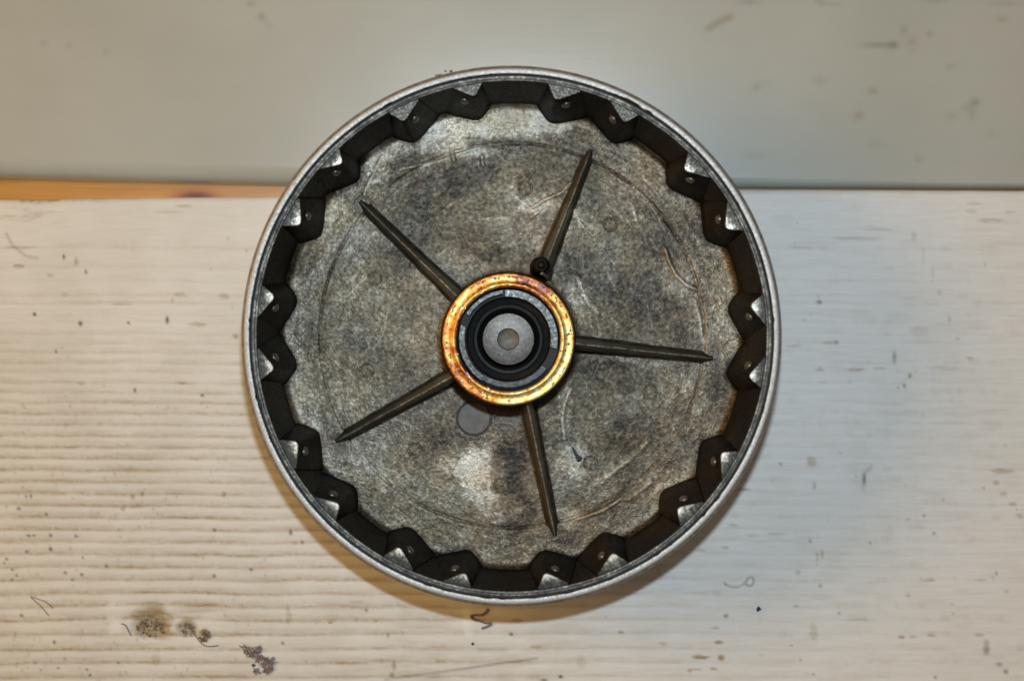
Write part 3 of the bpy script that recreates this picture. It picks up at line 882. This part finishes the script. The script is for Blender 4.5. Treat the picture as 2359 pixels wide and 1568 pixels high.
for i in range(110):
    r0 = random.uniform(19, 52); a0 = random.uniform(0, 2 * PI); L_ = random.uniform(1.0, 7.0); dr = random.uniform(-1, 1) * L_ * random.choice([0.15, 0.15, 0.9])
    pts = [(r0 * math.cos(a0), r0 * math.sin(a0)), ((r0 + dr * .5) * math.cos(a0 + L_ / r0 / 2), (r0 + dr * .5) * math.sin(a0 + L_ / r0 / 2)), ((r0 + dr) * math.cos(a0 + L_ / r0), (r0 + dr) * math.sin(a0 + L_ / r0))]
    near = (np.abs(FX - pts[1][0]) < L_ * .7 + 1) & (np.abs(FY - pts[1][1]) < L_ * .7 + 1)
    g_ = np.exp(-(seg_dist(FX[near], FY[near], pts) / random.uniform(0.10, 0.2)) ** 2) * random.uniform(0.3, 0.9)
    if random.random() < 0.65: pale[near] += g_ * 0.8
    else: dark[near] += g_ * 0.8
    fz[near] -= 0.05 * g_
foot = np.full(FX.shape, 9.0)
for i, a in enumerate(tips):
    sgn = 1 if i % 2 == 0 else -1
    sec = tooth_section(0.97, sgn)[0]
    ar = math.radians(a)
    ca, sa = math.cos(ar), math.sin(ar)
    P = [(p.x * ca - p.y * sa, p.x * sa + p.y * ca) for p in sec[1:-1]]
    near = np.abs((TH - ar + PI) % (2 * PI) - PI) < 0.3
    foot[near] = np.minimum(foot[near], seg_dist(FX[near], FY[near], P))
dark += 1.0 * np.exp(-(foot / (0.35 + 0.9 * fbm(FX / 4, FY / 4, 441, 3))) ** 2)  # grime at the tooth feet, with the soft shade there painted in
pale += 0.30 * np.exp(-((foot - 1.7) / 0.9) ** 2) * fbm(FX / 5, FY / 5, 442, 3)
# raised flow lines of the casting
for pts, hh, wd in [([(1532, 572), (1540, 600), (1556, 632), (1580, 656), (1606, 668)], .45, .45), ([(1315, 895), (1300, 930), (1295, 970), (1300, 1010)], .3, .6), ([(1228, 478), (1255, 460), (1290, 446), (1318, 420)], .3, .35),
                    ([(1240, 488), (1225, 500)], .3, .4), ([(880, 360), (868, 385), (850, 420), (838, 450)], .3, .35), ([(1330, 640), (1350, 690), (1376, 720)], .35, .9),
                    ([(1600, 690), (1614, 740), (1620, 790)], .2, .4), ([(1455, 470), (1470, 520)], .15, .5), ([(1040, 350), (1046, 372)], .5, .35), ([(1110, 360), (1112, 382)], .4, .35), ([(1395, 1100), (1450, 1060), (1490, 1020)], .2, .6),
                    ([(1330, 1195), (1385, 1178), (1430, 1150)], .3, .35), ([(1500, 1110), (1450, 1150)], .25, .4), ([(925, 390), (1010, 372), (1100, 340)], .2, .35), ([(1320, 480), (1340, 520)], .15, .5)]:
    P = [fl(*p) for p in pts]
    e = np.exp(-(seg_dist(FX, FY, P) / wd) ** 2)
    fz += hh * e
    pale += 0.55 * e
fz += 0.0
fm = bpy.data.meshes.new('floor')
co = np.stack([FX, FY, fz], -1).reshape(-1, 3) * MM
idx = np.arange(NTH * NR).reshape(NTH, NR)
nx = np.roll(idx, -1, 0)
f4 = np.stack([idx[:, :-1], idx[:, 1:], nx[:, 1:], nx[:, :-1]], -1).reshape(-1, 4)
fm.vertices.add(len(co)); fm.vertices.foreach_set('co', co.astype(np.float32).ravel())
fm.loops.add(f4.size); fm.loops.foreach_set('vertex_index', f4.ravel().astype(np.int32))
fm.polygons.add(len(f4)); fm.polygons.foreach_set('loop_start', np.arange(0, f4.size, 4, dtype=np.int32))
fm.update(calc_edges=True)
if fm.polygons[0].normal.z < 0: fm.flip_normals()
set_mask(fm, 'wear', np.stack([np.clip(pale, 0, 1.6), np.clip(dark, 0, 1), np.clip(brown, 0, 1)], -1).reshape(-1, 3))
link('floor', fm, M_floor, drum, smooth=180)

# round ejector marks on the floor
for i in range(10):
    a = math.radians(12.3 + 36.2 * i)
    cx, cy = 36.9 * math.cos(a), 36.9 * math.sin(a)
    b = 0.12
    m = lathe('casting_mark', [(1.95, FZ - 0.3), (1.9, FZ + b - 0.02), (1.74, FZ + b + 0.13), (1.5, FZ + b + 0.12), (1.34, FZ + b - 0.04), (0.9, FZ + b - 0.02), (0.01, FZ + b)], 36, cx, cy)
    set_mask(m, 'wear', np.tile([[0.50, 0.10, 0.0]], (len(m.vertices), 1)))
    link('casting_mark', m, M_floor, drum)

# ribs ---------------------------------------------------------------
rib_px = [((1258, 606), (1364, 338)), ((1046, 676), (823, 459)), ((1040, 868), (767, 1020)), ((1215, 930), (1280, 1241)), ((1325, 791), (1650, 826))]
for (hu, hv), (tu, tv) in rib_px:
    hx, hy = loc(hu, hv, 17.0); tx, ty = loc(tu, tv, 37.6)
    A = Vector((hx, hy)); B = Vector((tx, ty))
    d = (B - A).normalized(); A = A - d * 3.0
    nrm = Vector((-d.y, d.x))
    L = (B - A).length
    N = 40
    vs, fs = [], []
    for i in range(N + 1):
        t = i / N
        top = (H - 15.0) + (FZ + 0.9 - (H - 15.0)) * (t ** 0.92)
        e = max(0.0, (t - 0.90) / 0.10)
        top -= 1.6 * e * e
        hw = (0.26 - 0.08 * t) * (1 - 0.55 * e)
        h = top - (FZ - 0.4)
        bw = (0.62 + 0.048 * h) * (1 - 0.9 * e) + 0.5 * max(0, 1 - t * 9)
        wb = 0.10 * (float(vn(np.array([t * 14 + hu]), np.array([2.0]), 31)[0]) - 0.5)
        c = A + (B - A) * t + nrm * wb
        prof = [(-bw - 1.2 * (1 - e), FZ - 0.3), (-bw - 0.3, FZ + 0.30), (-bw + 0.05, FZ + 0.9 + 0.02 * h), (-hw - 0.10, top - 0.30), (-hw * 0.55, top), (hw * 0.55, top), (hw + 0.10, top - 0.30), (bw - 0.05, FZ + 0.9 + 0.02 * h), (bw + 0.3, FZ + 0.30), (bw + 1.2 * (1 - e), FZ - 0.3)]
        for o, z in prof:
            p = c + nrm * o
            vs.append((p.x * MM, p.y * MM, min(z, top) * MM))
    P = len(prof)
    for i in range(N):
        for j in range(P - 1):
            fs.append((i * P + j, i * P + j + 1, (i + 1) * P + j + 1, (i + 1) * P + j))
    fs.append(tuple(reversed(range(P)))); fs.append(tuple(N * P + j for j in range(P)))
    m = pyd('rib', vs, fs)
    bm = bmesh.new(); bm.from_mesh(m); bmesh.ops.recalc_face_normals(bm, faces=bm.faces); bm.to_mesh(m); bm.free()
    wr = np.zeros(((N + 1), P)); wr[:, 4:6] = 0.9; wr[:, (3, 6)] = 0.12  # worn crest, with its bright light line painted in
    wr *= (0.45 + 0.9 * vn(np.linspace(0, 22, N + 1) + hu, np.full(N + 1, 4.0), 35))[:, None]
    set_mask(m, 'wear', np.repeat(np.clip(wr, 0, 1).reshape(-1, 1), 3, 1))
    link('rib', m, M_rib, drum, smooth=32)

# hub ----------------------------------------------------------------
hub = lathe('hub', [(15.55, H - 10.9), (15.85, H - 11.2), (15.95, H - 12.5), (16.05, H - 24), (16.2, H - 32), (16.35, H - 36.5), (16.5, H - 39.5)], 128, hubx, huby)
link('hub', hub, M_inner, drum)
br = lathe('brass_ring', [(15.62, H - 11.6), (15.6, H - 10.5), (15.48, H - 10.15), (15.2, H - 10.0), (14.98, H - 10.02), (14.9, H - 10.18), (14.2, H - 10.2), (13.3, H - 10.2), (13.2, H - 10.1), (12.9, H - 10.08), (12.45, H - 10.12), (12.25, H - 10.4), (12.15, H - 14.5)], 160, hubx, huby)
co = np.array([v.co[:] for v in br.vertices]) * 1000
ang = np.degrees(np.arctan2(co[:, 1] - huby, co[:, 0] - hubx)) % 360
# rust-red oil: heavy at upper right, upper left and left, nearly none at lower right
oil = np.interp(ang, [0, 20, 40, 55, 75, 88, 100, 125, 150, 180, 205, 225, 240, 255, 268, 285, 320, 345, 360], [.05, .18, .50, .95, .9, .5, .42, .36, .38, .48, .56, .75, .55, .45, .03, .0, .0, .03, .05])
oil = oil + 1.1 * (fbm(co[:, 0] / 1.5, co[:, 1] / 1.5, 601, 4) - 0.5) * (0.12 + oil)
rad = np.hypot(co[:, 0] - hubx, co[:, 1] - huby)
oil = oil + 0.12 * np.clip((13.2 - rad), 0, 1) * (oil > 0.3)
set_mask(br, 'wear', np.stack([np.clip(oil, 0, 1)] * 3, -1))
brass = link('brass_ring', br, M_brass, drum, smooth=50)
# oil droplets standing on the ring
bm = bmesh.new()
for i in range(260):
    a = random.uniform(0, 360)
    wgt = float(np.interp(a, [0, 40, 90, 150, 240, 262, 275, 320, 360], [.75, 1, 1, .9, 1, .7, .2, .15, .5]))
    if random.random() > wgt: continue
    r = random.choice([random.gauss(14.75, 0.25), random.gauss(12.75, 0.25), random.uniform(12.5, 15.2)])
    r = min(max(r, 12.4), 15.3)
    q = min(0.34, max(0.10, random.lognormvariate(math.log(0.26), 0.4)))
    x, y = hubx + r * math.cos(math.radians(a)), huby + r * math.sin(math.radians(a))
    mt = Matrix.Translation((x * MM, y * MM, (H - 10.14) * MM)) @ Matrix.Diagonal((1, 1, 0.20, 1))
    bmesh.ops.create_icosphere(bm, subdivisions=2, radius=q * MM, matrix=mt)
dm = bpy.data.meshes.new('oil_droplets'); bm.to_mesh(dm); bm.free()
od = link('oil_droplets', dm, M_bead, brass, smooth=180)
od['kind'] = 'stuff'

# cup under the brass ring, black seal, snap ring in two arcs, shaft
link('hub_bore', lathe('hub_bore', [(12.2, H - 10.6), (12.12, H - 13.4), (11.9, H - 15.2), (10.5, H - 15.6)], 128, hubx, huby), M_rib, drum)
link('seal', lathe('seal', [(12.0, H - 15.2), (10.1, H - 15.3), (9.6, H - 16.6), (8.5, H - 17.2), (8.1, H - 16.7), (7.5, H - 16.8), (7.1, H - 17.8), (6.3, H - 19.5), (5.8, H - 22)], 128, hubx, huby), M_seal, drum)


def arc(name, a0, a1, r0, r1, mat):
    z0, z1 = H - 14.9, H - 13.3
    prof = [(r0, z0), (r0 + 0.02, z1 - 0.15), (r0 + 0.2, z1), (r1 - 0.2, z1 - 0.05), (r1, z1 - 0.25), (r1, z0)]
    return link(name, lathe(name, prof, 64, hubx, huby, math.radians(a0), math.radians(a1), True), mat, drum)


arc('retaining_ring', -11, 94, 9.9, 11.85, M_ring)
arc('retaining_ring', 97, 149, 10.6, 11.8, M_ring)
arc('retaining_ring', 164, 236, 10.2, 11.8, M_ring)
arc('retaining_ring', 236.5, 322, 9.95, 11.6, M_ringdark)
shaft = lathe('shaft', [(6.15, H - 22), (6.15, H - 12.65), (6.02, H - 12.48), (5.2, H - 12.40), (4.3, H - 12.335), (3.4, H - 12.285), (2.62, H - 12.25), (2.5, H - 12.32), (2.40, H - 13.2)], 96, hubx, huby)
sh = link('shaft', shaft, M_shaft, drum, smooth=25)
link('centre_dimple', lathe('centre_dimple', [(2.42, H - 12.95), (1.6, H - 13.15), (0.01, H - 13.25)], 48, hubx, huby), M_dimple, sh)

# plug near the hub, bolt boss at the root of a rib, gouge
px, py = loc(1092, 963, 37.5)
link('plug', lathe('plug', [(4.0, FZ - 0.6), (3.98, FZ + 0.42), (3.85, FZ + 0.55), (1.0, FZ + 0.58), (0.01, FZ + 0.58)], 64, px, py), M_plug, drum)
link('plug_seat', lathe('plug_seat', [(4.02, FZ - 0.4), (4.05, FZ + 0.22), (4.42, FZ + 0.27), (4.55, FZ - 0.3)], 64, px, py), M_pit, drum)
bx_, by_ = loc(1247, 610, 14.5)
link('bolt_boss', lathe('bolt_boss', [(2.6, H - 30), (2.1, H - 18), (1.75, H - 15.6), (1.4, H - 15.1), (0.98, H - 15.05), (0.82, H - 15.3), (0.8, H - 16.4)], 48, bx_, by_), M_inner, drum)
link('pin', lathe('pin', [(0.79, H - 16.3), (0.76, H - 15.7), (0.5, H - 15.3), (0.01, H - 15.15)], 32, bx_, by_), M_seal, drum)
G = [fl(*p) for p in [(1316, 1028), (1322, 1030), (1330, 1044), (1341, 1053), (1340, 1062), (1330, 1064), (1324, 1050)]]
gc = Vector((sum(p[0] for p in G) / 7, sum(p[1] for p in G) / 7))
vs = [(x * MM, y * MM, (FZ - 0.05) * MM) for x, y in G] + [((gc.x + (x - gc.x) * .8) * MM, (gc.y + (y - gc.y) * .8) * MM, (FZ + 0.42) * MM) for x, y in G]
fs = [tuple(range(7, 14))] + [(i, (i + 1) % 7, 7 + (i + 1) % 7, 7 + i) for i in range(7)]
m = pyd('black_chip', vs, fs)
bm = bmesh.new(); bm.from_mesh(m); bmesh.ops.recalc_face_normals(bm, faces=bm.faces); bm.to_mesh(m); bm.free()
link('black_chip', m, M_pit, drum, smooth=30)


# ------------------------------------------------------------------ small litter on the plank
def fibre(name, pts, rad, mat, label, cat='fibre', lift=0.12, group=None):
    cu = bpy.data.curves.new(name, 'CURVE')
    cu.dimensions = '3D'
    sp = cu.splines.new('NURBS'); sp.points.add(len(pts) - 1); sp.use_endpoint_u = True; sp.order_u = 3
    for q, (u, v) in zip(sp.points, pts):
        p = at(u, v, Z_PLANK + (rad + 0.05) * MM)
        q.co = (p.x, p.y, p.z, 1)
    cu.bevel_depth = rad * MM; cu.bevel_resolution = 2; cu.resolution_u = 8
    o = bpy.data.objects.new(name, cu)
    dg = bpy.context.evaluated_depsgraph_get()
    COL.objects.link(o)
    dg.update()
    me = bpy.data.meshes.new_from_object(o.evaluated_get(bpy.context.evaluated_depsgraph_get()))
    bpy.data.objects.remove(o)
    ob = link(name, me, mat, smooth=180)
    tag(ob, label, cat, group)
    return ob


def clump(name, u, v, ru, rv, n, mat, label, cat='dirt', ang=0.0, size=(0.15, 0.5), hgt=0.4):
    c = at(u, v, Z_PLANK)
    k = kz(Z_PLANK) * MM
    bm = bmesh.new()
    for i in range(n):
        a = random.uniform(0, 2 * PI); q = math.sqrt(random.random())
        x, y = ru * q * math.cos(a), rv * q * math.sin(a)
        X_ = x * math.cos(ang) - y * math.sin(ang); Y_ = x * math.sin(ang) + y * math.cos(ang)
        s = random.uniform(*size) * MM
        mt = Matrix.Translation((c.x + X_ * k, c.y + Y_ * k, Z_PLANK + s * 0.35 + random.random() * hgt * (1 - q) * MM)) @ Matrix.Rotation(random.random() * 6, 4, Vector((random.random(), random.random(), 1)).normalized()) @ Matrix.Diagonal((1, random.uniform(0.5, 1.4), random.uniform(0.4, 0.8), 1))
        g = bmesh.ops.create_icosphere(bm, subdivisions=1, radius=s, matrix=mt)
        for w_ in g['verts']:
            w_.co += Vector((random.uniform(-1, 1), random.uniform(-1, 1), random.uniform(-1, 1))) * s * 0.22
    me = bpy.data.meshes.new(name); bm.to_mesh(me); bm.free()
    o = link(name, me, mat, smooth=0)
    tag(o, label, cat)
    return o


fibre('hair', [c4(338, 1112), c4(300, 1060), c4(250, 1015), c4(214, 984), c4(216, 976), c4(262, 996), c4(310, 1010), c4(345, 1035), c4(366, 1060)], 0.11, M_hair, 'thin reddish-brown hair bent into a V at the lower left of the plank', 'hair')
fibre('curled_fibre', [c4(1290, 1160), c4(1330, 1195), c4(1360, 1250), c4(1400, 1305), c4(1450, 1332), c4(1520, 1318)], 0.13, M_shred, 'dark curled fibre lying across the smaller brown knot pit', 'fibre')
fibre('curled_fibre', [c4(845, 1168), c4(870, 1170), c4(890, 1205), c4(910, 1250)], 0.14, M_shred, 'short dark fibre on the left rim of the larger brown knot pit', 'fibre')
fibre('lint_fibre', [c6(258, 878), c6(290, 905), c6(350, 915), c6(400, 890), c6(430, 845), c6(458, 838), c6(472, 868), c6(455, 905), c6(420, 900), c6(408, 880)], 0.28, M_lint, 'grey looped lint fibre on the pale right part of the plank below the drum', 'fibre')
fibre('dark_thread', [c5(1046, 1062), c5(1035, 1090), c5(1000, 1108), c5(955, 1105), c5(920, 1112), c5(950, 1140), c5(1000, 1150), c5(1040, 1168), c5(1072, 1160)], 0.26, M_shred, 'dark crumpled thread sticking out from under the bottom of the drum', 'thread')
fibre('dark_thread', [c5(1076, 1168), c5(1050, 1185), c5(1020, 1195), c5(1004, 1200)], 0.3, M_shred, 'short dark scrap of thread just outside the shadow of the drum', 'thread')
fibre('pale_bristle', [c5(2236, 775), c5(2242, 815), c5(2262, 860)], 0.12, M_lint, 'short pale bristle poking out below the lower right rim of the drum', 'bristle')
clump('dirt_clump', *c4(1050, 1195), 34, 22, 60, M_dirt, 'crumbly brown dirt filling the larger knot pit at the lower left', size=(0.12, 0.42), hgt=0.3)
clump('dirt_clump', *c4(1425, 1250), 14, 14, 46, M_dirt, 'small dark dirt lump at the right end of the smaller knot pit', size=(0.14, 0.45), hgt=0.9)
clump('dirt_clump', *c4(1300, 1205), 20, 12, 26, M_dirt, 'thin crumbs of brown dirt in the smaller knot pit', size=(0.10, 0.34), hgt=0.2)
zc = Z_RIM - 0.0008
for u_, v_, q_, tx in ((1008, 175, 0.46, 'brown crumb of dirt stuck to the outside of the rim, left of the top'), (1039, 164, 0.38, 'smaller orange-brown crumb on the rim, nearer its top')):
    c_ = at(u_, v_, zc)
    bm = bmesh.new()
    for i in range(7):
        s_ = q_ * random.uniform(0.45, 0.9) * MM
        bmesh.ops.create_icosphere(bm, subdivisions=1, radius=s_, matrix=Matrix.Translation((c_.x + random.gauss(0, q_) * MM, c_.y + random.gauss(0, 0.25 * q_) * MM, zc + random.uniform(-.3, .3) * MM)))
    me = bpy.data.meshes.new('dirt_crumb'); bm.to_mesh(me); bm.free()
    tag(link('dirt_crumb', me, M_dirt, smooth=0), tx, 'dirt')
# torn shred: a crumpled sheet
sp = [c4(*p) for p in [(1665, 1322), (1700, 1312), (1760, 1335), (1815, 1320), (1828, 1372), (1870, 1412), (1915, 1395), (1920, 1440), (1895, 1500), (1850, 1512), (1770, 1508), (1768, 1492), (1830, 1478), (1812, 1440), (1760, 1418), (1710, 1370)]]
P = [at(u, v, Z_PLANK) for u, v in sp]


def inside(x, y):
    c = False
    for (a_, b_) in zip(P, P[1:] + P[:1]):
        if (a_.y > y) != (b_.y > y) and x < (b_.x - a_.x) * (y - a_.y) / (b_.y - a_.y) + a_.x: c = not c
    return c


bm = bmesh.new()
xs_ = [p.x for p in P]; ys_ = [p.y for p in P]
n_ = 0
while n_ < 190:
    x = random.uniform(min(xs_), max(xs_)); y = random.uniform(min(ys_), max(ys_))
    if not inside(x, y): continue
    n_ += 1
    L_ = random.uniform(0.35, 1.1) * MM; r_ = random.uniform(0.09, 0.20) * MM
    mt = Matrix.Translation((x, y, Z_PLANK + random.uniform(0.05, 0.7) * MM)) @ Matrix.Rotation(-0.8 + random.gauss(0, 0.8), 4, 'Z') @ Matrix.Rotation(random.gauss(0, 0.25), 4, 'Y') @ Matrix.Diagonal((L_, r_, r_, 1))
    bmesh.ops.create_icosphere(bm, subdivisions=1, radius=1.0, matrix=mt)
me = bpy.data.meshes.new('torn_shred'); bm.to_mesh(me); bm.free()
tag(link('torn_shred', me, M_shred, smooth=40), 'torn purple-brown shred of fluff near the bottom edge of the photo', 'shred')
clump('grit_crumb', *c4(1768, 1458), 5, 3, 5, M_black, 'black grit crumb just left of the torn shred', 'grit', size=(0.15, 0.35), hgt=0.2)
clump('grit_crumb', *c6(500, 1063), 5, 4, 9, M_black, 'largest black grit crumb on the pale right part of the plank', 'grit', size=(0.25, 0.42), hgt=0.25)
clump('grit_crumb', *c5(940, 1308), 4, 3, 5, M_black, 'black grit crumb at the end of the pale scuff below the drum', 'grit', size=(0.2, 0.4), hgt=0.2)

groups = {'curled_fibre': 'curled dark fibres by the knot pits', 'dirt_clump': 'clumps of dirt in the knot pits', 'grit_crumb': 'black grit crumbs on the plank',
          'dirt_crumb': 'crumbs of dirt on the drum rim', 'dark_thread': 'dark thread scraps under the drum edge'}
for o in COL.objects:
    n_ = o.name.split('.')[0]
    if n_ in groups and o.parent is None: o['group'] = groups[n_]
